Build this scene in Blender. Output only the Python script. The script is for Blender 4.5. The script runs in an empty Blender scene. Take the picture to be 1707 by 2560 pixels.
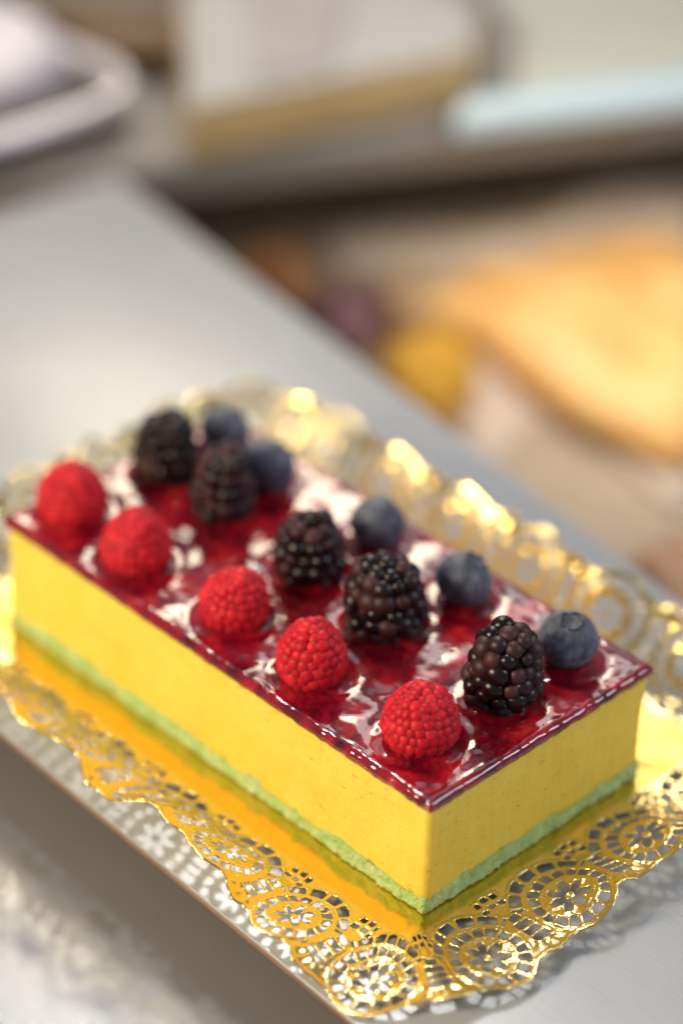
import bpy, bmesh, math, random
import numpy as np
from mathutils import Vector, Matrix, Euler

random.seed(11)
RNG = np.random.default_rng(7)
scene = bpy.context.scene
C = scene.collection

# ------------------------------------------------------------------ camera
cam_d = bpy.data.cameras.new('camera')
cam = bpy.data.objects.new('camera', cam_d); C.objects.link(cam)
R_ = Vector((0.69440608, 0.71907383, 0.02707429))
U_ = Vector((-0.42030267, 0.37476994, 0.82637349))
F_ = Vector((-0.58407693, 0.58521818, -0.56247118))
m = Matrix((R_, U_, -F_)).transposed().to_4x4()
m.translation = Vector((0.41745422, -0.46005962, 0.57168447))
cam.matrix_world = m
cam_d.sensor_fit = 'VERTICAL'; cam_d.sensor_height = 36; cam_d.sensor_width = 24
cam_d.lens = 2700 / 1024 * 36
cam_d.clip_start = 0.02; cam_d.clip_end = 50
cam_d.dof.use_dof = True
cam_d.dof.focus_distance = 0.835
cam_d.dof.aperture_fstop = 2.5
cam_d.dof.aperture_blades = 0
scene.camera = cam

# ------------------------------------------------------------------ light
world = bpy.data.worlds.new('World'); scene.world = world; world.use_nodes = True
bg = world.node_tree.nodes['Background']
bg.inputs['Color'].default_value = (0.86, 0.90, 1.0, 1); bg.inputs['Strength'].default_value = 0.27

def area(name, loc, target, size, power, col, size_y=None):
    l = bpy.data.lights.new(name, 'AREA'); l.energy = power; l.color = col
    l.shape = 'RECTANGLE'; l.size = size; l.size_y = size_y or size
    o = bpy.data.objects.new(name, l); C.objects.link(o); o.location = loc
    o.rotation_euler = (Vector(target) - Vector(loc)).to_track_quat('-Z', 'Y').to_euler()
    return o
TG = (-0.1, 0.05, 0.03)
BACK = Vector((-.7, .7, 0)); RIGHT = Vector((.7, .7, 0))
def at(b, r, z): return Vector((-.1, .05, 0)) + BACK * b + RIGHT * r + Vector((0, 0, z))
area('shop_lamp_warm', (-1.02, .83, .68), (-.29, .15, 0), .34, 4.2, (1, .85, .64))
area('ceiling_panel', at(1.55, 0.25, 1.15), TG, .50, 1.3, (1, .93, .90), .24)
area('overhead_panel', at(0.80, 0.05, 1.35), TG, .75, 1.8, (.90, .95, 1))
area('overhead_lamp', at(0.72, -0.18, 1.25), TG, .16, 6.3, (1, .96, .93))
area('shop_lamp_side', at(-0.55, -1.0, 0.70), TG, .30, 17.5, (1, .88, .60))
area('window_light', at(-0.2, 1.3, 0.80), TG, .5, 7.5, (.78, .87, 1))
dl = area('display_lamp', (-.12, .30, .25), (-.33, .50, -.1), .12, .19, (1, .88, .74)); dl.data.spread = math.radians(62)

scene.view_settings.view_transform = 'Standard'
scene.view_settings.look = 'None'
scene.view_settings.exposure = 0; scene.view_settings.gamma = 1
scene.render.engine = 'CYCLES'
scene.cycles.use_denoising = True
try: scene.cycles.denoiser = 'OPENIMAGEDENOISE'
except Exception: pass
scene.cycles.max_bounces = 10
scene.cycles.sample_clamp_indirect = 6

# ------------------------------------------------------------------ helpers
def lin(r, g, b):
    f = lambda c: (c / 255 / 12.92) if c / 255 <= .04045 else ((c / 255 + .055) / 1.055) ** 2.4
    return (f(r), f(g), f(b), 1)

class Mat:
    def __init__(s, name):
        s.m = bpy.data.materials.new(name); s.m.use_nodes = True
        s.n = s.m.node_tree.nodes; s.l = s.m.node_tree.links
        s.b = s.n['Principled BSDF']
        s.tc = s.n.new('ShaderNodeTexCoord')
    def set(s, **k):
        for a, v in k.items():
            i = s.b.inputs[a.replace('_', ' ')] if a.replace('_', ' ') in s.b.inputs else s.b.inputs[a]
            if isinstance(v, (int, float, tuple)): i.default_value = v
            else: s.l.new(v, i)
        return s
    def coord(s, scale=(1, 1, 1), rot=(0, 0, 0), src='Object'):
        mp = s.n.new('ShaderNodeMapping'); mp.inputs['Scale'].default_value = scale; mp.inputs['Rotation'].default_value = rot
        s.l.new(s.tc.outputs[src], mp.inputs['Vector']); return mp.outputs[0]
    def noise(s, scale, detail=3, rough=.5, vec=None, dist=0):
        t = s.n.new('ShaderNodeTexNoise'); t.inputs['Scale'].default_value = scale
        t.inputs['Detail'].default_value = detail; t.inputs['Roughness'].default_value = rough; t.inputs['Distortion'].default_value = dist
        s.l.new(vec if vec is not None else s.tc.outputs['Object'], t.inputs['Vector']); return t.outputs['Fac']
    def ramp(s, fac, stops):
        r = s.n.new('ShaderNodeValToRGB'); e = r.color_ramp.elements
        while len(e) < len(stops): e.new(.5)
        for i, (p, c) in enumerate(stops):
            e[i].position = p; e[i].color = c if len(c) == 4 else (*c, 1)
        s.l.new(fac, r.inputs[0]); return r.outputs[0]
    def mix(s, fac, a, b, mode='MIX'):
        x = s.n.new('ShaderNodeMix'); x.data_type = 'RGBA'; x.blend_type = mode
        for v, i in ((fac, 0), (a, 6), (b, 7)):
            if isinstance(v, (int, float, tuple)): x.inputs[i].default_value = v
            else: s.l.new(v, x.inputs[i])
        return x.outputs[2]
    def math(s, op, a, b=0.5):
        x = s.n.new('ShaderNodeMath'); x.operation = op
        for v, i in ((a, 0), (b, 1)):
            if isinstance(v, (int, float)): x.inputs[i].default_value = v
            else: s.l.new(v, x.inputs[i])
        return x.outputs[0]
    def bump(s, h, strength=.5, dist=.001, sock='Normal', prev=None):
        b = s.n.new('ShaderNodeBump'); b.inputs['Strength'].default_value = strength; b.inputs['Distance'].default_value = dist
        s.l.new(h, b.inputs['Height'])
        if prev is not None: s.l.new(prev, b.inputs['Normal'])
        s.l.new(b.outputs[0], s.b.inputs[sock]); return b.outputs[0]
    def rand(s):
        o = s.n.new('ShaderNodeObjectInfo'); return o.outputs['Random']

def perlin(x, y, seed=0):
    """smooth gradient noise for arrays, about -1..1"""
    r = np.random.default_rng(seed); perm = r.permutation(256); g = r.uniform(0, 2 * np.pi, 256)
    x = np.asarray(x, float); y = np.asarray(y, float)
    xi = np.floor(x).astype(int); yi = np.floor(y).astype(int); xf = x - xi; yf = y - yi
    def gr(ix, iy, dx, dy):
        a = g[perm[(perm[ix & 255] + iy) & 255]]; return np.cos(a) * dx + np.sin(a) * dy
    u = xf ** 3 * (xf * (xf * 6 - 15) + 10); v = yf ** 3 * (yf * (yf * 6 - 15) + 10)
    a = gr(xi, yi, xf, yf); b = gr(xi + 1, yi, xf - 1, yf); c = gr(xi, yi + 1, xf, yf - 1); d = gr(xi + 1, yi + 1, xf - 1, yf - 1)
    return ((a + (b - a) * u) * (1 - v) + (c + (d - c) * u) * v) * 1.5
def sstep(a, b, x):
    t = np.clip((x - a) / (b - a), 0, 1); return t * t * (3 - 2 * t)

def mesh(name, verts, faces, smooth=True):
    me = bpy.data.meshes.new(name)
    me.from_pydata([tuple(v) for v in verts], [], [tuple(f) for f in faces]); me.update()
    if smooth: me.polygons.foreach_set('use_smooth', [True] * len(me.polygons))
    return me
def link(name, me, mat=None, parent=None):
    o = bpy.data.objects.new(name, me); C.objects.link(o)
    if mat is not None and not len(me.materials): me.materials.append(mat.m)
    if parent is not None: o.parent = parent
    return o
def tag(o, label=None, cat=None, group=None, kind=None):
    if label: o['label'] = label
    if cat: o['category'] = cat
    if group: o['group'] = group
    if kind: o['kind'] = kind
    return o
def empty(name, loc, label, cat, group=None, rz=0):
    o = bpy.data.objects.new(name, None); C.objects.link(o); o.location = loc; o.rotation_euler = (0, 0, rz)
    o.empty_display_size = .01
    return tag(o, label, cat, group)
def from_bm(name, bm, mat, parent=None, smooth=True):
    me = bpy.data.meshes.new(name); bmesh.ops.recalc_face_normals(bm, faces=bm.faces); bm.to_mesh(me); bm.free()
    if smooth: me.polygons.foreach_set('use_smooth', [True] * len(me.polygons))
    return link(name, me, mat, parent)
def prism(name, poly, z0, z1, mat, parent=None, bevel=.001, seg=3, smooth=True):
    bm = bmesh.new()
    bot = [bm.verts.new((x, y, z0)) for x, y in poly]
    f = bm.faces.new(bot)
    ret = bmesh.ops.extrude_face_region(bm, geom=[f])
    for v in ret['geom']:
        if isinstance(v, bmesh.types.BMVert): v.co.z = z1
    if bevel: bmesh.ops.bevel(bm, geom=list(bm.edges), offset=bevel, segments=seg, profile=.5, affect='EDGES')
    return from_bm(name, bm, mat, parent, smooth)
def rrect(x0, x1, y0, y1, r, n=8):
    pts = []
    for cx, cy, a0 in ((x1 - r, y0 + r, -90), (x1 - r, y1 - r, 0), (x0 + r, y1 - r, 90), (x0 + r, y0 + r, 180)):
        for i in range(n + 1):
            a = math.radians(a0 + 90 * i / n); pts.append((cx + r * math.cos(a), cy + r * math.sin(a)))
    return pts

# ------------------------------------------------------------------ materials
def steel(name, base, rough, metallic, ang, scr=.35):
    M = Mat(name)
    v = M.coord((3, 260, 3), (0, 0, ang)); n1 = M.noise(12, 4, .7, v)
    v2 = M.coord((8, 900, 8), (0, 0, ang + .06)); n2 = M.noise(6, 2, .6, v2)
    n3 = M.noise(9, 4, .6)
    col = M.mix(M.ramp(n3, [(.3, (0, 0, 0)), (.7, (1, 1, 1))]), tuple(c * .88 for c in base[:3]) + (1,), base)
    M.set(Base_Color=col, Metallic=metallic)
    r = M.n.new('ShaderNodeMapRange'); M.l.new(n1, r.inputs[0])
    r.inputs[3].default_value = rough * .65; r.inputs[4].default_value = rough * 1.45
    M.l.new(r.outputs[0], M.b.inputs['Roughness'])
    h = M.math('ADD', n1, M.ramp(n2, [(.70, (0, 0, 0)), (.74, (1, 1, 1))]))
    M.bump(h, scr, .00025)
    return M
M_slab = steel('satin_steel_board', (.47, .475, .485, 1), .28, .20, math.radians(4), .14)
M_counter = steel('brushed_steel_counter', (.64, .66, .70, 1), .20, .74, math.radians(-16), .05)
M_bcounter = steel('dull_steel', (.22, .20, .185, 1), .6, .5, math.radians(63), .1)

M_gold = Mat('gold_foil')
gn = M_gold.noise(60, 3, .5); gn2 = M_gold.noise(420, 3, .6)
M_gold.set(Base_Color=(.91, .68, .29, 1), Metallic=1.0, Roughness=.20)
M_gold.bump(gn2, .10, .0006, prev=M_gold.bump(gn, .25, .002))
M_goldb = Mat('gold_foil_base')
gv = M_goldb.coord((1, 1, 1)); gn = M_goldb.noise(34, 3, .5, gv); gn2 = M_goldb.noise(160, 3, .6)
M_goldb.set(Base_Color=(.90, .60, .13, 1), Metallic=1.0, Roughness=.15)
M_goldb.bump(gn2, .07, .001, prev=M_goldb.bump(gn, .25, .003))

M_mousse = Mat('yellow_mousse')
mv = M_mousse.coord((260, 260, 9)); ms = M_mousse.noise(1, 3, .6, mv)           # knife streaks down the cut face
mg = M_mousse.noise(420, 4, .65); mf = M_mousse.noise(230, 3, .6, M_mousse.coord((1, 1, 2.2)))
mp = M_mousse.noise(46, 5, .65, M_mousse.coord((1, 1, 1.8)))
c0 = M_mousse.ramp(mp, [(.3, (.91, .62, .065)), (.7, (.95, .71, .115))])
c1 = M_mousse.mix(M_mousse.ramp(mf, [(.66, (0, 0, 0)), (.74, (.75, .75, .75))]), c0, (.78, .40, .03, 1))
c2 = M_mousse.mix(M_mousse.ramp(ms, [(.42, (.04, .04, .04)), (.62, (0, 0, 0))]), c1, (.70, .42, .06, 1))
M_mousse.set(Base_Color=c2, Roughness=.5, Subsurface_Weight=.45, Subsurface_Scale=.006, Subsurface_Radius=(1.0, .55, .15), Specular_IOR_Level=.35)
M_mousse.bump(M_mousse.math('ADD', M_mousse.math('MULTIPLY', mg, .6), M_mousse.math('ADD', M_mousse.math('MULTIPLY', ms, .55), M_mousse.math('MULTIPLY', M_mousse.ramp(mf, [(.60, (0, 0, 0)), (.76, (1, 1, 1))]), -.9))), .55, .0014)

M_sponge = Mat('green_sponge')
sv = M_sponge.noise(520, 4, .7); sv2 = M_sponge.noise(120, 3, .6)
M_sponge.set(Base_Color=M_sponge.mix(M_sponge.ramp(sv2, [(.35, (0, 0, 0)), (.7, (1, 1, 1))]), (.44, .66, .20, 1), M_sponge.ramp(sv, [(.3, (.55, .73, .29)), (.75, (.76, .86, .46))])),
             Roughness=.85, Subsurface_Weight=.25, Subsurface_Scale=.003, Subsurface_Radius=(.7, 1, .3))
M_sponge.bump(sv, .9, .0022)

M_glaze = Mat('red_fruit_glaze')
a = M_glaze.noise(95, 5, .62, dist=.6); b = M_glaze.noise(330, 3, .6)
gc = M_glaze.ramp(a, [(.30, (.045, .001, .006)), (.45, (.16, .002, .010)), (.60, (.34, .006, .014)), (.80, (.58, .045, .030))])
gc = M_glaze.mix(M_glaze.ramp(b, [(.70, (0, 0, 0)), (.78, (.85, .85, .85))]), gc, (.02, .002, .004, 1))
M_glaze.set(Base_Color=gc, Roughness=.12, IOR=1.45, Specular_IOR_Level=.35, Coat_Weight=.85, Coat_Roughness=.025, Coat_IOR=1.55,
            Subsurface_Weight=.25, Subsurface_Scale=.002, Subsurface_Radius=(1, .08, .05))

M_rasp = Mat('raspberry_flesh')
rr = M_rasp.rand(); rn = M_rasp.noise(500, 2, .5)
M_rasp.set(Base_Color=M_rasp.ramp(rr, [(0, (.48, .003, .013)), (.5, (.60, .006, .018)), (1, (.72, .016, .026))]), Roughness=.42,
           Subsurface_Weight=.75, Subsurface_Scale=.0045, Subsurface_Radius=(1, .10, .08), Sheen_Weight=.12, Sheen_Roughness=.4, Sheen_Tint=(1, .6, .62, 1), Specular_IOR_Level=.25)
M_rasp.bump(rn, .12, .0005)
M_raspcore = Mat('raspberry_core').set(Base_Color=(.30, .004, .010, 1), Roughness=.6)
M_hair = Mat('raspberry_hair').set(Base_Color=(.62, .22, .10, 1), Roughness=.5)
M_black = Mat('blackberry_flesh')
br = M_black.rand(); bn = M_black.noise(700, 3, .6)
M_black.set(Base_Color=M_black.ramp(br, [(0, (.006, .0015, .0022)), (.40, (.014, .003, .0045)), (.70, (.027, .006, .008)), (1, (.062, .016, .016))]),
            Roughness=M_black.ramp(br, [(0, (.20,) * 3), (.4, (.34,) * 3), (.75, (.48,) * 3), (1, (.52,) * 3)]), Specular_IOR_Level=.40)
M_black.bump(bn, .10, .0004)
M_blackcore = Mat('blackberry_core').set(Base_Color=(.006, .002, .003, 1), Roughness=.5)
M_blue = Mat('blueberry_skin')
n1 = M_blue.noise(140, 4, .62, dist=.4); n2 = M_blue.noise(520, 3, .6)
bc = M_blue.ramp(n1, [(.32, (.030, .030, .046)), (.52, (.095, .10, .135)), (.72, (.20, .21, .26))])
bc = M_blue.mix(M_blue.ramp(n2, [(.35, (.7, .7, .7)), (.5, (0, 0, 0))]), bc, (.022, .018, .030, 1))
M_blue.set(Base_Color=bc, Roughness=.55, Sheen_Weight=.25, Sheen_Tint=(.7, .78, 1, 1), Specular_IOR_Level=.4)
M_blue.bump(n1, .2, .0008)
M_crown = Mat('blueberry_crown').set(Base_Color=(.035, .028, .030, 1), Roughness=.7)

def simple(name, c, rough=.6, nscale=30, var=.25, metallic=0, bump=0, sss=0):
    M = Mat(name); n = M.noise(nscale, 4, .6)
    d = tuple(x * (1 - var) for x in c[:3]) + (1,)
    M.set(Base_Color=M.mix(M.ramp(n, [(.3, (0, 0, 0)), (.7, (1, 1, 1))]), d, c), Roughness=rough, Metallic=metallic)
    if sss: M.set(Subsurface_Weight=sss, Subsurface_Scale=.01)
    if bump: M.bump(n, bump, .004)
    return M

# ------------------------------------------------------------------ setting: counters and shelf
ZS = -0.003                      # top of the steel board under the doily
ZC = ZS - .026                   # counter top below the raised board
board = empty('steel_board', (-.1, .1, ZC), 'thin pale steel board under the gold doily and cake', 'board')
BP = [(.30, -.058), (.22, .150), (-.053, .1885), (-.229, .2165), (-.4465, .252), (-.48, -.025)]
M_core = simple('board_core', (.30, .17, .10, 1), .55, 40, .3)
bc_ = Vector((-.1, .1))
def bpart(name, k, z0, z1, mat, bev):
    o = prism(name, [tuple(bc_ + (Vector(p) - bc_) * k) for p in BP], z0, z1, mat, bevel=bev, seg=2); o.parent = board; o.matrix_parent_inverse = Matrix.Translation(-board.location)
bpart('steel_sheet', 1.0, ZS - .0010, ZS, M_slab, .0003)
bpart('core_panel', .9975, ZS - .0040, ZS - .0011, M_core, 0)
bpart('support_block', .62, ZC, ZS - .0041, M_core, 0)
counter = prism('steel_counter', [(.6, -.45), (.6, .13), (-.43, .14), (-.43, -.45)], ZC - .03, ZC, M_counter, bevel=.004)
tag(counter, kind='structure')
M_shelf = simple('dark_shelf', (.52, .38, .25, 1), .5, 12, .4)
shelf = prism('lower_shelf', [(-1.2, .0), (.1, .16), (.5, .9), (-.6, 1.4), (-1.4, .9)], -.125, -.105, M_shelf, bevel=.002)
tag(shelf, kind='structure')

# back counter with its front lip
A0 = Vector((-.4448, .2665)); E1 = Vector((.4457, .8954)); E2 = Vector((-.8954, .4457))
def ab(a, b): p = A0 + E1 * a + E2 * b; return (p.x, p.y)
bcnt = prism('back_counter', [ab(-.12, .006), ab(.55, .006), ab(.55, .8), ab(-.5, .8), ab(-.5, .25), ab(-.12, .1)], -.028, -.006, M_bcounter, bevel=.004)
tag(bcnt, kind='structure')

# ------------------------------------------------------------------ doily
FX0, FX1, FY0, FY1, FR = -.218, .000, -.007, .126, .006
CZ = -.0008
NC = 104; NT = 116; LW = 44.0            # grid cells per rosette, across, lace width in mm
CELLS = [5, 7, 5, 7]                      # front, right, back, left
def fold_path():
    """arrays x, y, nx, ny along the fold, from the near corner counterclockwise, spaced by arc length at mid lace"""
    rm = FR + .024; out = []
    cor = [(FX1 - FR, FY0 + FR, -90), (FX1 - FR, FY1 - FR, 0), (FX0 + FR, FY1 - FR, 90), (FX0 + FR, FY0 + FR, 180)]
    for k in range(4):
        cx, cy, a0 = cor[k]; dx, dy, _ = cor[(k + 1) % 4]
        L = math.hypot(dx - cx, dy - cy); q = rm * math.pi / 4; tot = L + 2 * q
        n = CELLS[k] * NC
        for i in range(n):
            s = tot * i / n
            if s < q: a = math.radians(a0 + 45 + 45 * s / q); p = (cx, cy)
            elif s < q + L:
                a = math.radians(a0 + 90); t = (s - q) / L; p = (cx + (dx - cx) * t, cy + (dy - cy) * t)
            else: a = math.radians(a0 + 90 + 45 * (s - q - L) / q); p = (dx, dy)
            out.append((p[0] + FR * math.cos(a), p[1] + FR * math.sin(a), math.cos(a), math.sin(a)))
    return np.array(out)
FP = fold_path(); NS = len(FP)
# pattern of one cell (mm): u -17.5..17.5 about a rosette, v 0 (fold) .. 35
P_ = 35.0; VC = 20.0
def pattern(u, v):
    outer0 = 30.8 - v
    def box(du, dv, hu, hv, r=.5):
        qx = np.abs(du) - hu + r; qy = np.abs(dv) - hv + r
        return np.hypot(np.maximum(qx, 0), np.maximum(qy, 0)) + np.minimum(np.maximum(qx, qy), 0) - r
    hole = np.full(u.shape, 99.0); outer = np.full(u.shape, -99.0)
    outer = np.maximum(outer, outer0)
    for c in (-P_, 0, P_):
        du = u - c; dv = v - VC; r = np.hypot(du, dv); th = np.arctan2(du, dv)
        outer = np.maximum(outer, 13.9 - r)
        k = np.round(th / (2 * np.pi / 7)); d = th - k * 2 * np.pi / 7                    # flower
        pr = r * np.cos(d) - 3.9; pt = r * np.sin(d)
        w = 1.45 - .24 * np.abs(pr)
        hole = np.minimum(hole, np.maximum(np.abs(pt) - w, np.abs(pr) - 2.5))
        n = 17; k = np.round(th / (2 * np.pi / n)); d = th - k * 2 * np.pi / n             # ring
        hole = np.minimum(hole, box(r * np.sin(d), r - 10.3, 1.52 + .14 * (r - 10.5), 1.65, .45))
        n = 15; k = np.round((th - np.pi) / (2 * np.pi / n)); d = (th - np.pi) - k * 2 * np.pi / n   # arch towards the fold
        dd = box(r * np.sin(d), r - 15.6, 2.55 + .14 * (r - 15.6), 1.75, .45)
        ang = np.abs(np.arctan2(np.sin(th - np.pi), np.cos(th - np.pi)))
        hole = np.minimum(hole, np.where(ang < np.radians(66), dd, 99))
    for c in (-P_ / 2, P_ / 2):
        du = u - c
        outer = np.maximum(outer, 9.6 - np.hypot(du, v - 22.6))
        for vv, hw in ((14.6, 1.9), (18.0, 2.7), (21.4, 2.5), (24.6, 2.9)):
            hole = np.minimum(hole, box(du, v - vv + .02 * du * du, hw * 1.12, 1.32, .5))
        for vv in (3.0, 6.4):
            for ss in (-1, 0, 1):
                hole = np.minimum(hole, box(du - ss * 3.4, v - vv - (.7 if ss else 0), 1.15, .95, .4))
    solid = np.minimum(outer, hole)
    # emboss (mm): cords round the holes, rolled outer edge, fan ribs, rosette dome
    h = .30 * np.exp(-((hole - .50) / .36) ** 2) + .5 * np.exp(-((outer - .5) / .6) ** 2)
    for c in (-P_ / 2, P_ / 2):
        du = u - c; rr = np.hypot(du, v - 20); t2 = np.arctan2(du, v - 20)
        h = h + .28 * np.exp(-((rr - 8.2) / 1.6) ** 2) * np.cos(t2 * 13) * (np.abs(t2) < 1.0)
    r = np.hypot(u, v - VC); h = h + .22 * np.exp(-((r - 7.4) / 1.1) ** 2) * (1 + .15 * np.cos(np.arctan2(u, v - VC) * 20))
    return solid, h
uu = (np.arange(NC) / NC) * P_; uu = np.where(uu > P_ / 2, uu - P_, uu)      # cell starts on a rosette (corners carry rosettes)
vv = np.linspace(0, LW, NT + 1); pv = (vv - 4.0) * 35 / (LW - 4)
UU, VV = np.meshgrid(uu, pv, indexing='ij')
SOL, EMB = pattern(UU, VV)
reps = NS // NC
scell = np.arange(NS) / NC; sd = np.where(scell > 12, scell - 24, scell)
warp = .27 * (1 - sstep(0, 4.2, sd)) * (sd >= 0) + .27 * (1 - sstep(0, 2.2, -sd)) * (sd < 0)
UW = ((scell + warp) % 1.0) * P_; UW = np.where(UW > P_ / 2, UW - P_, UW)
UWm, PVm = np.meshgrid(UW, pv, indexing='ij'); SM = scell[:, None] * 35 + 0 * PVm
UWm = UWm + .55 * perlin(SM * .16, PVm * .16, 41) + .22 * perlin(SM * .5, PVm * .5, 42); PVm = PVm + .6 * perlin(SM * .14, PVm * .14 + 9, 43) * sstep(2, 8, PVm) + .22 * perlin(SM * .5, PVm * .5 + 9, 44)
SOLF, EMBF = pattern(UWm, PVm)
SOLF = SOLF + .16 * perlin(SM * .33, PVm * .33, 45) * (PVm > 1)
# tilt of the rim along the path
cells_cum = np.cumsum([0] + CELLS)
ctrl = [(0, -3), (1, 9), (2.5, 17), (4, 20), (5, 30), (6, 42), (7.3, 60), (8.6, 66), (9.8, 60), (11, 50), (12, 46), (14.5, 42), (17, 33), (18, 32), (20, 32), (21.5, 33), (22.6, 24), (23.4, 9), (24, -3)]
sc = np.arange(NS) / NC
alpha = np.interp(sc, [c[0] for c in ctrl], [c[1] for c in ctrl])
kern = np.hanning(NC * 1 + 1); kern /= kern.sum()
alpha = np.convolve(np.concatenate([alpha[-NC:], alpha, alpha[:NC]]), kern, 'same')[NC:-NC]
alpha = alpha + 4.5 * np.sin(2 * np.pi * sc * 5 / 24 * 2 + 1.0) + 3.5 * np.sin(2 * np.pi * sc + .6) + 3 * np.sin(2 * np.pi * sc * 17 / 24)
tl = np.radians(alpha)[:, None] * sstep(4, 16, vv)[None, :] * (1 - .40 * sstep(30, 44, vv))[None, :]
ds = LW / NT / 1000
HH = np.concatenate([np.zeros((NS, 1)), np.cumsum(np.cos(tl), 1)[:, :-1]], 1) * ds
ZZ = np.concatenate([np.zeros((NS, 1)), np.cumsum(np.sin(tl), 1)[:, :-1]], 1) * ds
EMBF = EMBF * sstep(0, 2, VV[0])[None, :] / 1000
nx = FP[:, 2][:, None]; ny = FP[:, 3][:, None]
GX = FP[:, 0][:, None] + nx * (HH - np.sin(tl) * EMBF); GY = FP[:, 1][:, None] + ny * (HH - np.sin(tl) * EMBF); GZ = CZ + ZZ + np.cos(tl) * EMBF
GP = np.stack([GX, GY, GZ], -1)

def marching(G, S):
    ns, ntp = S.shape; nt = ntp - 1
    ins = S > 0
    nid = np.full((ns, ntp), -1); nid[ins] = np.arange(ins.sum()); V = [G[ins]]; cnt = ins.sum()
    def edge(i0, j0, i1, j1):
        nonlocal cnt
        cr = ins[i0, j0] != ins[i1, j1]; a = S[i0, j0]; b = S[i1, j1]
        t = np.where(cr, a / np.where(cr, a - b, 1), 0)
        t = np.clip(t, .04, .96)
        p = G[i0, j0] + (G[i1, j1] - G[i0, j0]) * t[..., None]
        e = np.full(cr.shape, -1); k = cr.sum(); e[cr] = cnt + np.arange(k); cnt += k; V.append(p[cr]); return e
    I, J = np.meshgrid(np.arange(ns), np.arange(ntp), indexing='ij'); I2 = (I + 1) % ns
    es = edge(I, J, I2, J)
    It, Jt = I[:, :nt], J[:, :nt]
    et = edge(It, Jt, It, Jt + 1)
    Ia = It; Ib = (It + 1) % ns
    ids = {'A': nid[Ia, Jt], 'B': nid[Ib, Jt], 'C': nid[Ib, Jt + 1], 'D': nid[Ia, Jt + 1],
           'ab': es[Ia, Jt], 'bc': et[Ib, Jt], 'cd': es[Ia, Jt + 1], 'da': et[Ia, Jt]}
    case = ins[Ia, Jt] * 1 + ins[Ib, Jt] * 2 + ins[Ib, Jt + 1] * 4 + ins[Ia, Jt + 1] * 8
    T = {1: [['A', 'ab', 'da']], 2: [['B', 'bc', 'ab']], 4: [['C', 'cd', 'bc']], 8: [['D', 'da', 'cd']],
         3: [['A', 'B', 'bc', 'da']], 6: [['B', 'C', 'cd', 'ab']], 12: [['C', 'D', 'da', 'bc']], 9: [['D', 'A', 'ab', 'cd']],
         7: [['A', 'B', 'C', 'cd', 'da']], 14: [['B', 'C', 'D', 'da', 'ab']], 13: [['C', 'D', 'A', 'ab', 'bc']], 11: [['D', 'A', 'B', 'bc', 'cd']],
         15: [['A', 'B', 'C', 'D']], 5: [['A', 'ab', 'da'], ['C', 'cd', 'bc']], 10: [['B', 'bc', 'ab'], ['D', 'da', 'cd']]}
    F = []
    for c, polys in T.items():
        mk = case == c
        if mk.any():
            for pl in polys: F += np.stack([ids[q][mk] for q in pl], -1).tolist()
    return np.concatenate(V), F
DV, DF = marching(GP, SOLF)
doily = empty('gold_doily', (0, 0, 0), 'gold foil lace doily under the cake on the steel board', 'doily')
rim = link('lace_rim', mesh('lace_rim', DV, DF), M_gold, doily)
so = rim.modifiers.new('thickness', 'SOLIDIFY'); so.thickness = .00028; so.offset = -1
# flat centre: concentric rings inside the fold
ringv, ringf = [], []
step = 12; loop = FP[::step]; n = len(loop); ccx, ccy = (FX0 + FX1) / 2, (FY0 + FY1) / 2
for k, sc_ in enumerate((1, .96, .85, .6, .3)):
    for p in loop:
        px_, py_ = p[0] + p[2] * .005, p[1] + p[3] * .005
        x = ccx + (px_ - ccx) * sc_; y = ccy + (py_ - ccy) * sc_
        ringv.append((x, y, CZ + .0003))
for k in range(4):
    for i in range(n): ringf.append((k * n + i, k * n + (i + 1) % n, (k + 1) * n + (i + 1) % n, (k + 1) * n + i))
ringf.append(tuple(4 * n + i for i in range(n)))
base = link('base_sheet', mesh('base_sheet', ringv, ringf), M_goldb, doily)

# ------------------------------------------------------------------ cake
CL, CW = .2042, .1008
cake = empty('layer_cake', (0, 0, 0), 'rectangular yellow mousse cake with red glaze top and green sponge base on the doily', 'cake')
def block(name, mat, z0, z1, corner, step, dz, disp, topf=None, botf=None, grow=0):
    """a cake layer: gridded sides pushed by disp(s, z), wavy lower and upper edges"""
    pts = []
    x0, x1, y0, y1 = -CL - grow, grow, -grow, CW + grow
    rr = rrect(x0, x1, y0, y1, corner, 4)
    P = []
    for i in range(len(rr)):
        a = Vector(rr[i]); b = Vector(rr[(i + 1) % len(rr)]); k = max(1, int((b - a).length / step))
        for j in range(k): P.append(a + (b - a) * j / k)
    n = len(P); rows = max(2, int((z1 - z0) / dz)) + 1
    Parr = np.array([(p.x, p.y) for p in P]); nxt = np.roll(Parr, -1, 0) - np.roll(Parr, 1, 0)
    N = np.stack([nxt[:, 1], -nxt[:, 0]], -1); N /= np.linalg.norm(N, axis=1)[:, None]
    S = np.concatenate([[0], np.cumsum(np.linalg.norm(np.diff(Parr, axis=0), axis=1))])
    zb = z0 + (botf(S) if botf else 0 * S); zt = z1 + (topf(S) if topf else 0 * S)
    V = []; F = []
    for r in range(rows):
        t = r / (rows - 1); z = zb + (zt - zb) * t; d = disp(S, z)
        V += [(Parr[i, 0] + N[i, 0] * d[i], Parr[i, 1] + N[i, 1] * d[i], z[i]) for i in range(n)]
    for r in range(rows - 1):
        for i in range(n): F.append((r * n + i, r * n + (i + 1) % n, (r + 1) * n + (i + 1) % n, (r + 1) * n + i))
    F.append(tuple(range(n))[::-1]); F.append(tuple((rows - 1) * n + i for i in range(n)))
    return link(name, mesh(name, V, F), mat, cake)
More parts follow.
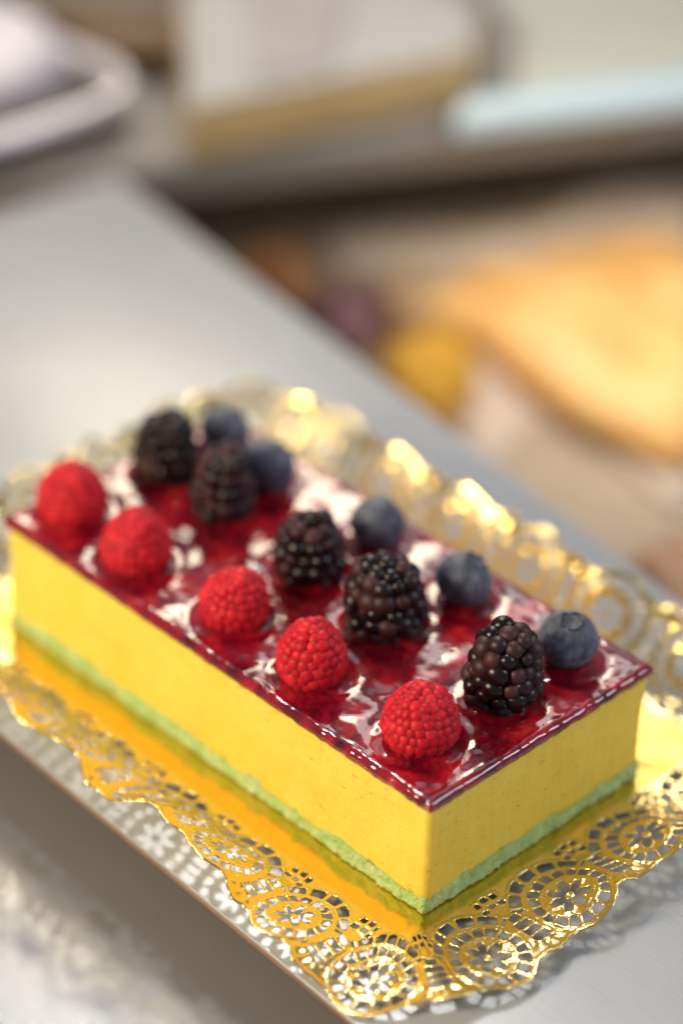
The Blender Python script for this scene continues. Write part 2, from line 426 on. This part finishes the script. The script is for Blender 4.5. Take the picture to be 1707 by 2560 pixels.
def crumb(S, z):
    return .0007 * perlin(S * 260, z * 300, 3) + .0006 * perlin(S * 700, z * 700, 4) + .0009 * perlin(S * 60, z * 40, 5) + .0003
sponge = block('sponge_base', M_sponge, 0, .0062, .0012, .0008, .0007, crumb, topf=lambda S: .0011 * perlin(S * 150, S * 0 + .5, 6) + .0006 * perlin(S * 500, S * 0, 8))
def smear(S, z):
    return .00018 * perlin(S * 500, z * 40, 9) + .0006 * perlin(S * 35, z * 45, 10) + .00016 * perlin(S * 900, z * 900, 12)
mousse = block('mousse_layer', M_mousse, .0048, .0420, .0024, .0012, .0012, smear)

# berries: pos x, y, width, height
RASP = [(-.1915, .0190, .0254, .0192), (-.1550, .0165, .0246, .0198), (-.1105, .0195, .0238, .0190), (-.0700, .0175, .0232, .0205), (-.0240, .0195, .0252, .0200)]
BLAC = [(-.1890, .0590, .0236, .0240), (-.1585, .0585, .0222, .0245), (-.1125, .0562, .0246, .0230), (-.0740, .0535, .0268, .0245), (-.0227, .0548, .0248, .0262)]
BLUE = [(-.1862, .0845, .0186), (-.1580, .0797, .0204), (-.1078, .0838, .0192), (-.0660, .0822, .0193), (-.0204, .0831, .0197)]
ZT = .0452
# glaze sheet
gs = .0007
gx = np.linspace(-CL - .0004, .0004, int(CL / gs)); gy = np.linspace(-.0004, CW + .0004, int(CW / gs))
X, Y = np.meshgrid(gx, gy, indexing='ij')
Z = ZT + .00042 * perlin(X * 75, Y * 75, 21) + .00011 * perlin(X * 190 + Y * 60, Y * 190, 22) + .00002 * perlin(X * 480, Y * 480, 23)
def drops(seed, n, r0, r1, h):
    r = np.random.default_rng(seed); global Z
    for i in range(n):
        cx = r.uniform(-CL, 0); cy = r.uniform(0, CW); rad = r.uniform(r0, r1); e = r.uniform(.5, 1)
        d = np.hypot((X - cx), (Y - cy) * e) / rad
        Z = Z + h * r.uniform(.3, 1) * np.exp(-d ** 4)
drops(5, 70, .0014, .0035, .00016)
for (bx, by, *w) in RASP + BLAC + BLUE:
    d = np.hypot(X - bx, Y - by) - w[0] * .36
    Z = Z + .0011 * np.exp(-np.maximum(d, 0) / .0016) - .0004 * np.exp(-((d - .006) / .002) ** 2)
ed = np.minimum(np.minimum(X + CL, -X), np.minimum(Y, CW - Y))
Z = Z + .00015 * np.exp(-((ed - .0014) / .0008) ** 2) * (1 + 1.6 * perlin(X * 300, Y * 300, 25)) - .0004 * (1 - sstep(-.0006, .0006, ed)) * (1 + 1.0 * perlin(X * 330, Y * 330, 26)) 
nxg, nyg = X.shape
V = np.stack([X, Y, Z], -1).reshape(-1, 3).tolist(); F = []
ix = np.arange(nxg * nyg).reshape(nxg, nyg)
F += np.stack([ix[:-1, :-1], ix[1:, :-1], ix[1:, 1:], ix[:-1, 1:]], -1).reshape(-1, 4).tolist()
per = list(ix[:, 0]) + list(ix[-1, 1:]) + list(ix[-2::-1, -1]) + list(ix[0, -2:0:-1])
Sp = np.arange(len(per)) * gs; base_i = len(V); n = len(per)
zb = .0416 + .0006 * perlin(Sp * 130, Sp * 0, 31) + .0004 * perlin(Sp * 420, Sp * 0, 32)
o1 = .0007 + .0004 * perlin(Sp * 210, Sp * 0 + 3, 33)
cx, cy = -CL / 2, CW / 2
def outw(p, o):
    x, y = p[0], p[1]; 
    if x > -.0001: x += o
    if x < -CL + .0001: x -= o
    if y < .0001: y -= o
    if y > CW - .0001: y += o
    return x, y
for r, (f, oo) in enumerate(((.35, .8), (.7, 1.0), (1.0, .5))):
    for i, pi in enumerate(per):
        x, y = outw(V[pi], o1[i] * oo); V.append((x, y, V[pi][2] + (zb[i] - V[pi][2]) * f))
rows = [per] + [list(range(base_i + r * n, base_i + (r + 1) * n)) for r in range(3)]
for r in range(3):
    for i in range(n): F.append((rows[r][i], rows[r + 1][i], rows[r + 1][(i + 1) % n], rows[r][(i + 1) % n]))
F.append(tuple(rows[3][::-1]))
glaze = link('red_glaze', mesh('red_glaze', V, F), M_glaze, cake)

# ------------------------------------------------------------------ berries
def ico(name, sub, mat):
    bm = bmesh.new(); bmesh.ops.create_icosphere(bm, subdivisions=sub, radius=1.0)
    me = bpy.data.meshes.new(name); bm.to_mesh(me); bm.free()
    me.polygons.foreach_set('use_smooth', [True] * len(me.polygons)); me.materials.append(mat.m); return me
ME_R = ico('drupelet', 3, M_rasp); ME_B = ico('drupelet', 3, M_black)
def lathe(name, prof, mat, parent, n=28):
    V = []; F = []
    for r, z in prof: V += [(r * math.cos(2 * math.pi * i / n), r * math.sin(2 * math.pi * i / n), z) for i in range(n)]
    for k in range(len(prof) - 1):
        for i in range(n): F.append((k * n + i, k * n + (i + 1) % n, (k + 1) * n + (i + 1) % n, (k + 1) * n + i))
    F.append(tuple(range(n))[::-1]); F.append(tuple((len(prof) - 1) * n + i for i in range(n)))
    return link(name, mesh(name, V, F), mat, parent)
def walk(prof, spacing):
    """points along a profile every spacing, with normals"""
    P = np.array(prof); seg = np.linalg.norm(np.diff(P, axis=0), axis=1); s = np.concatenate([[0], np.cumsum(seg)])
    k = max(3, int(round(s[-1] / spacing))); out = []
    for i in range(k):
        t = s[-1] * (i + .5) / k; r = np.interp(t, s, P[:, 0]); z = np.interp(t, s, P[:, 1])
        r2 = np.interp(t + 1e-4, s, P[:, 0]); z2 = np.interp(t + 1e-4, s, P[:, 1]); r1 = np.interp(t - 1e-4, s, P[:, 0]); z1 = np.interp(t - 1e-4, s, P[:, 1])
        tr, tz = r2 - r1, z2 - z1; L = math.hypot(tr, tz) or 1; out.append((r, z, tz / L, -tr / L))
    return out
def drupe(parent, me, pos, nrm, rad, flat):
    o = bpy.data.objects.new('drupelet', me); C.objects.link(o); o.parent = parent; o.location = pos
    q = Vector(nrm).to_track_quat('Z', 'Y'); o.rotation_mode = 'QUATERNION'; o.rotation_quaternion = q
    o.scale = (rad * random.uniform(.95, 1.06), rad * random.uniform(.95, 1.06), rad * flat); return o
def berry(parent, me, prof, spacing, rad, flat, jit, sizevar, sink):
    ph = random.uniform(0, 6)
    for k, (r, z, nr, nz) in enumerate(walk(prof, spacing)):
        n = max(1, int(round(2 * math.pi * r / (spacing * 1.10))))
        if r < spacing * .45: n = 1
        ph += math.pi / n
        for i in range(n):
            a = ph + 2 * math.pi * i / n + random.gauss(0, jit) * spacing / max(r, .002)
            sc = rad * random.uniform(1 - sizevar, 1 + sizevar); rr_ = max(r - nr * sink, 0) if n > 1 else 0
            zz = z - nz * sink + random.gauss(0, jit * spacing)
            nn = Vector((nr * math.cos(a), nr * math.sin(a), nz))
            drupe(parent, me, (rr_ * math.cos(a), rr_ * math.sin(a), zz), nn, sc, flat)
ORD = ['nearest the front corner of the cake', 'second from the front corner', 'in the middle of its row', 'second from the far end of its row', 'at the far left end of its row']
def orient(o, tilt, az, rz):
    o.rotation_euler = (Matrix.Rotation(az, 3, 'Z') @ Matrix.Rotation(tilt, 3, 'Y') @ Matrix.Rotation(rz, 3, 'Z')).to_euler()
AZC = -math.pi / 4                                  # heading towards the camera
RT = [(.06, 2.5), (.12, 2.0), (.20, AZC + 1.2), (.10, 2.6), (.16, 2.2)]
for i, (x, y, w, h) in enumerate(RASP):
    j = 4 - i
    e = empty('raspberry', (x, y, ZT - .0008), 'red raspberry on the glaze, ' + ORD[j], 'raspberry', 'row of raspberries along the left edge of the cake')
    orient(e, RT[i][0], RT[i][1], random.uniform(0, 6))
    R = w / 2 - .0001
    pts = [(.80, .02), (.93, .14), (1.0, .30), (.99, .42), (.93, .55), (.83, .68), (.68, .80), (.48, .91), (.25, .98), (.02, 1.0)]
    prof = [(R * a, h * b) for a, b in pts]
    lathe('core', [(max(a - .0022, .0004), b * .96) for a, b in prof], M_raspcore, e)
    sp_ = random.uniform(.0027, .0031)
    berry(e, ME_R, [(a - .0013, b - .0010) for a, b in prof], sp_, sp_ * .79, .76, .085, .14, .0002)
    # fine hairs (styles)
    bm = bmesh.new()
    for k in range(34):
        t = random.uniform(.05, .98); a = random.uniform(0, 2 * math.pi); r = np.interp(t, [b for _, b in pts], [q for q, _ in pts]) * R; z = t * h
        p = Vector((r * math.cos(a), r * math.sin(a), z)); d = Vector((math.cos(a), math.sin(a), .3 + t)).normalized()
        side = Vector((random.gauss(0, 1), random.gauss(0, 1), random.gauss(0, 1))).normalized(); L = random.uniform(.0012, .0030); prev = None
        for q in range(4):
            f = q / 3; c = p - d * .0004 + d * L * f * .75 + side * L * .55 * f * f; wd = .00007 * (1 - .6 * f)
            u = d.cross(side).normalized() * wd; u2 = d.cross(u).normalized() * wd
            ring = [bm.verts.new(c + u), bm.verts.new(c - u * .5 + u2), bm.verts.new(c - u * .5 - u2)]
            if prev:
                for s_ in range(3): bm.faces.new((prev[s_], prev[(s_ + 1) % 3], ring[(s_ + 1) % 3], ring[s_]))
            prev = ring
    tag(from_bm('hairs', bm, M_hair, e), kind='stuff')
BT = [(.05, 2), (.05, 1), (.10, AZC), (.04, 2.3), (.07, AZC + .8)]
TOPR = [.50, .62, .45, .64, .58]
for i, (x, y, w, h) in enumerate(BLAC):
    j = 4 - i
    e = empty('blackberry', (x, y, ZT - .0008), 'dark blackberry on the glaze, ' + ORD[j], 'blackberry', 'middle row of blackberries on the cake')
    orient(e, BT[i][0], BT[i][1], random.uniform(0, 6))
    R = w / 2 - .0003; tr = TOPR[i]
    pts = [(.86, .03), (.97, .15), (1.0, .30), (.97, .47), (.91, .62), (.83, .76), (.74, .88), (tr, .96), (tr * .55, 1.0), (.02, 1.0)]
    prof = [(R * a, h * b) for a, b in pts]
    lathe('core', [(max(a - .0024, .0004), b * .93) for a, b in prof], M_blackcore, e)
    berry(e, ME_B, [(a - .0016, b - .0014) for a, b in prof], .0049, .00325, .90, .12, .27, .0003)
def blueberry(i, x, y, w, tilt, az):
    j = 4 - i
    e = empty('blueberry', (x, y, ZT - .0006), 'dusty blueberry on the glaze, ' + ORD[j], 'blueberry', 'row of blueberries along the right edge of the cake')
    R = w / 2; H = .90
    rot = (Matrix.Rotation(az, 3, 'Z') @ Matrix.Rotation(tilt, 3, 'Y'))
    e.rotation_euler = rot.to_euler()
    e.location = Vector((x, y, ZT - .0006 + R * H)) 
    V = []; F = []; n = 40; rows = 30
    cr = .34                                             # crown radius over R
    for k in range(rows + 1):
        t = math.pi * (1 - k / rows)
        for q in range(n):
            a = 2 * math.pi * q / n; rr_ = math.sin(t); z = math.cos(t)
            if z > 0:
                d = rr_ / cr; z -= .20 * math.exp(-(d / .72) ** 4); z += .045 * math.exp(-((d - 1.05) / .25) ** 2)
            wob = 1 + .018 * math.sin(3 * a + i) * rr_
            V.append((R * rr_ * wob * math.cos(a), R * rr_ * wob * math.sin(a), R * H * z))
    for k in range(rows):
        for q in range(n): F.append((k * n + q, k * n + (q + 1) % n, (k + 1) * n + (q + 1) % n, (k + 1) * n + q))
    bo_ = link('body', mesh('body', V, F), M_blue, e)
    bm = bmesh.new()                                     # five-pointed crown flaps
    for s_ in range(5):
        a0 = 2 * math.pi * s_ / 5 + .3 * i; prev = None
        for q in range(7):
            f = q / 6; a = a0 + (f - .5) * 1.15; lobe = math.sin(math.pi * f) ** .7
            p0 = Vector((math.cos(a), math.sin(a), 0)) * R * cr * .78; p0.z = R * H * .87
            p1 = Vector((math.cos(a), math.sin(a), 0)) * R * cr * (.95 + .26 * lobe + random.uniform(-.03, .03)); p1.z = R * H * (.955 + .045 * lobe)
            p2 = p1 + Vector((-math.cos(a), -math.sin(a), .6)) * R * .035
            cur = [bm.verts.new(p0), bm.verts.new(p1), bm.verts.new(p2)]
            if prev:
                for u in range(2): bm.faces.new((prev[u], cur[u], cur[u + 1], prev[u + 1]))
            prev = cur
    cw = from_bm('crown', bm, M_crown, bo_); s2 = cw.modifiers.new('thick', 'SOLIDIFY'); s2.thickness = .0003
BLT = [(.9, AZC + 2.5), (1.2, AZC + 2.2), (1.0, AZC + 3), (.45, AZC + 1.6), (.22, AZC + .2)]
for i, (x, y, w) in enumerate(BLUE): blueberry(i, x, y, w, *BLT[i])

# ------------------------------------------------------------------ background: lower shelf with baking paper and pastries
def blob(name, pts, z0, h, mat, label, cat, group=None, seed=1, edge=.012, lump=.004):
    """a baked piece: outline polygon, domed and lumpy top"""
    P = [Vector(p) for p in pts]; c = sum(P, Vector((0, 0))) / len(P)
    out = []
    for i in range(len(P)):
        for k in range(8):
            t = k / 8; a, b_, d, f = P[i - 1], P[i], P[(i + 1) % len(P)], P[(i + 2) % len(P)]
            out.append(.5 * ((2 * b_) + (d - a) * t + (2 * a - 5 * b_ + 4 * d - f) * t * t + (3 * b_ - a - 3 * d + f) * t ** 3))
    n = len(out); V = []; F = []; rings = 12
    for k in range(rings + 1):
        f = k / rings; s = 1 - f * .98; hh = h * (1 - (1 - min(1, f * 3)) ** 2) ** .5 if f < 1 / 3 else h
        for q, p in enumerate(out):
            x, y = (c + (p - c) * s); V.append((x, y, z0 + hh + (lump * float(perlin(x * 45, y * 45, seed)) + .4 * lump * float(perlin(x * 130, y * 130, seed + 1))) * min(1, f * 3)))
    for k in range(rings):
        for q in range(n): F.append((k * n + q, k * n + (q + 1) % n, (k + 1) * n + (q + 1) % n, (k + 1) * n + q))
    F.append(tuple(range(n))[::-1]); F.append(tuple(rings * n + q for q in range(n)))
    return tag(link(name, mesh(name, V, F), mat), label, cat, group)
M_paper = simple('baking_paper', (.72, .57, .44, 1), .7, 20, .15, bump=.3)
M_gp = Mat('golden_pastry'); gpa = M_gp.noise(30, 4, .6); gpb = M_gp.noise(13, 3, .5)
M_gp.set(Base_Color=M_gp.mix(gpb, M_gp.ramp(gpa, [(.34, (.48, .19, .04)), (.48, (.78, .42, .12)), (.64, (.88, .62, .32))]), (.80, .46, .16, 1)), Roughness=.6); M_gp.bump(gpa, .6, .005)
M_gp2 = simple('yellow_pastry', (.78, .40, .03, 1), .45, 40, .35, bump=.5)
M_bp = simple('brown_pastry', (.60, .26, .10, 1), .5, 40, .4, bump=.5)
M_pp = simple('plum_pastry', (.34, .16, .17, 1), .4, 40, .4)
M_peach = simple('peach_bun', (.55, .29, .16, 1), .55, 40, .3)
ZL = -.105
def sheet(name, pts, z, mat, label, cat, seed, h=.004, group=None):
    return blob(name, pts, z, h, mat, label, cat, group, seed, lump=.0025)
GRP = 'pastries on the lower shelf'
sheet('baking_paper', [(-.478, .409), (-.437, .392), (-.407, .406), (-.325, .341), (-.286, .322), (-.262, .316), (-.275, .363), (-.228, .365), (-.181, .364), (-.289, .507), (-.374, .596), (-.421, .596), (-.426, .566), (-.414, .519), (-.446, .468), (-.479, .436)], ZL, M_paper, 'beige baking paper under the large golden pastry', 'paper', 3)
blob('golden_pastry', [(-.379, .377), (-.385, .411), (-.373, .449), (-.368, .482), (-.331, .542), (-.254, .469), (-.199, .384), (-.238, .368), (-.279, .368), (-.341, .383)], ZL + .006, .018, M_gp, 'large golden flat pastry on beige baking paper', 'pastry', GRP, 5)
blob('yellow_pastry', [(-.351, .329), (-.357, .358), (-.343, .374), (-.322, .368), (-.306, .350), (-.294, .317), (-.299, .306)], ZL + .006, .018, M_gp2, 'small glossy yellow pastry between board and golden pastry', 'pastry', GRP, 6, lump=.006)
blob('brown_pastry', [(-.474, .357), (-.466, .373), (-.438, .371), (-.424, .351), (-.423, .339), (-.445, .342)], ZL + .002, .018, M_bp, 'small brown pastry beside the steel board', 'pastry', GRP, 7)
blob('plum_pastry', [(-.414, .350), (-.412, .370), (-.395, .373), (-.377, .358), (-.374, .333), (-.394, .335)], ZL + .004, .016, M_pp, 'dark plum coloured pastry between the brown and yellow ones', 'pastry', GRP, 8)
blob('tan_roll', [(-.402, .385), (-.397, .402), (-.386, .404), (-.366, .384), (-.372, .366), (-.385, .368)], ZL + .006, .016, simple('tan_roll', (.62, .40, .22, 1), .55, 40, .35), 'small tan roll between the plum and golden pastries', 'roll', GRP, 14)
blob('peach_bun', [(-.155, .286), (-.161, .304), (-.156, .324), (-.125, .324), (-.11, .28)], ZL + .002, .02, M_peach, 'peach coloured bun at the right edge of the picture', 'bun', GRP, 9)

# background: back counter pieces
ZB = -.006
M_card = simple('white_card', (.38, .37, .36, 1), .6, 12, .12)
M_tan = simple('tan_card', (.44, .31, .15, 1), .6, 20, .2)
M_brown = simple('brown_card', (.15, .075, .025, 1), .6, 20, .3)
M_beige = simple('beige_card', (.17, .145, .11, 1), .6, 20, .2)
M_cream = simple('cream_liner', (.34, .35, .31, 1), .7, 14, .12)
M_lblue = simple('pale_blue_enamel', (.40, .52, .60, 1), .25, 14, .08)
M_silver = simple('silver_platter', (.78, .73, .77, 1), .3, 14, .1, metallic=.35)
M_wrap = simple('white_wrap', (.72, .66, .70, 1), .5, 30, .2, bump=.4)
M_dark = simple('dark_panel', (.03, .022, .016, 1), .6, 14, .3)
def pab(l): return [ab(a, b) for a, b in l]
bx = empty('cake_box', (*ab(.08, .06), ZB), 'white topped cake box with tan sides on the back counter', 'box')
def child(o, par): o.parent = par; o.matrix_parent_inverse = Matrix.Translation(-par.location); return o
child(prism('box_side', pab([(.022, .004), (.172, .030), (.195, .080), (.178, .13), (.055, .145)]), ZB, .020, M_tan, bevel=.003), bx)
child(prism('box_lid', pab([(.024, .006), (.170, .032), (.192, .080), (.176, .128), (.057, .143)]), .0205, .0225, M_card, bevel=.0009), bx)
child(prism('lid_flap', pab([(.06, .022), (.10, .029), (.14, .12), (.085, .125)]), .0228, .0245, simple('pink_grey_card', (.36, .31, .31, 1), .6), bevel=.0006), bx)
tr = empty('blue_tray', (*ab(.25, .08), ZB), 'pale blue edged tray with cream liner at the upper right', 'tray')
child(prism('tray_lip', pab([(.150, -.004), (.40, -.004), (.40, .016), (.165, .018)]), ZB + .0005, .006, M_lblue, bevel=.0025), tr)
child(prism('liner', pab([(.190, .0165), (.42, .0165), (.46, .3), (.245, .3), (.215, .09)]), ZB + .0005, .003, M_cream, bevel=.0015), tr)
pl = empty('silver_platter', (*ab(-.05, .08), ZB), 'silver platter with a rounded rim at the upper left', 'platter')
def ring(name, path, rad, mat, par):
    cu = bpy.data.curves.new(name, 'CURVE'); cu.dimensions = '3D'; sp = cu.splines.new('POLY'); sp.points.add(len(path) - 1)
    for q, p in enumerate(path): sp.points[q].co = (*p, 1)
    cu.bevel_depth = rad; cu.bevel_resolution = 4
    dg = bpy.data.objects.new('tmp', cu); C.objects.link(dg); me = bpy.data.meshes.new_from_object(dg.evaluated_get(bpy.context.evaluated_depsgraph_get()))
    bpy.data.objects.remove(dg); me.polygons.foreach_set('use_smooth', [True] * len(me.polygons)); o = link(name, me, mat); return child(o, par)
rimp = [ab(-.30, -.05), ab(-.10, .004), ab(-.05, .018), ab(-.02, .030), ab(-.002, .043), ab(.006, .058), ab(.004, .074), ab(-.008, .092), ab(-.03, .13), ab(-.06, .18), ab(-.2, .4)]
ring('rim', [(x, y, .012) for x, y in rimp], .0050, M_silver, pl)
child(prism('platter_base', [ab(-.30, -.045)] + [ab(a, b) for a, b in ((-.10, .010), (-.05, .024), (-.02, .036), (-.006, .047), (-.001, .06), (-.012, .09), (-.06, .17))] + [ab(-.22, .3)], ZB + .0005, .004, simple('platter_dark', (.05, .035, .035, 1), .45), bevel=.001), pl)
blob('wrapped_parcel', pab([(-.16, .06), (-.07, .055), (-.022, .075), (-.012, .11), (-.035, .16), (-.14, .20)]), .0045, .02, M_wrap, 'white wrapped parcel lying on the silver platter', 'parcel', seed=12)
brn = empty('brown_carton', (*ab(.02, .15), ZB), 'low brown carton with a beige lid behind the silver platter', 'carton')
child(prism('carton_side', pab([(.005, .105), (.052, .095), (.056, .14), (.05, .2), (-.02, .22), (-.03, .16)]), ZB + .0005, .012, M_brown, bevel=.002), brn)
child(prism('carton_lid', pab([(-.028, .158), (.054, .130), (.052, .2), (-.02, .22)]), .0124, .018, M_beige, bevel=.002), brn)
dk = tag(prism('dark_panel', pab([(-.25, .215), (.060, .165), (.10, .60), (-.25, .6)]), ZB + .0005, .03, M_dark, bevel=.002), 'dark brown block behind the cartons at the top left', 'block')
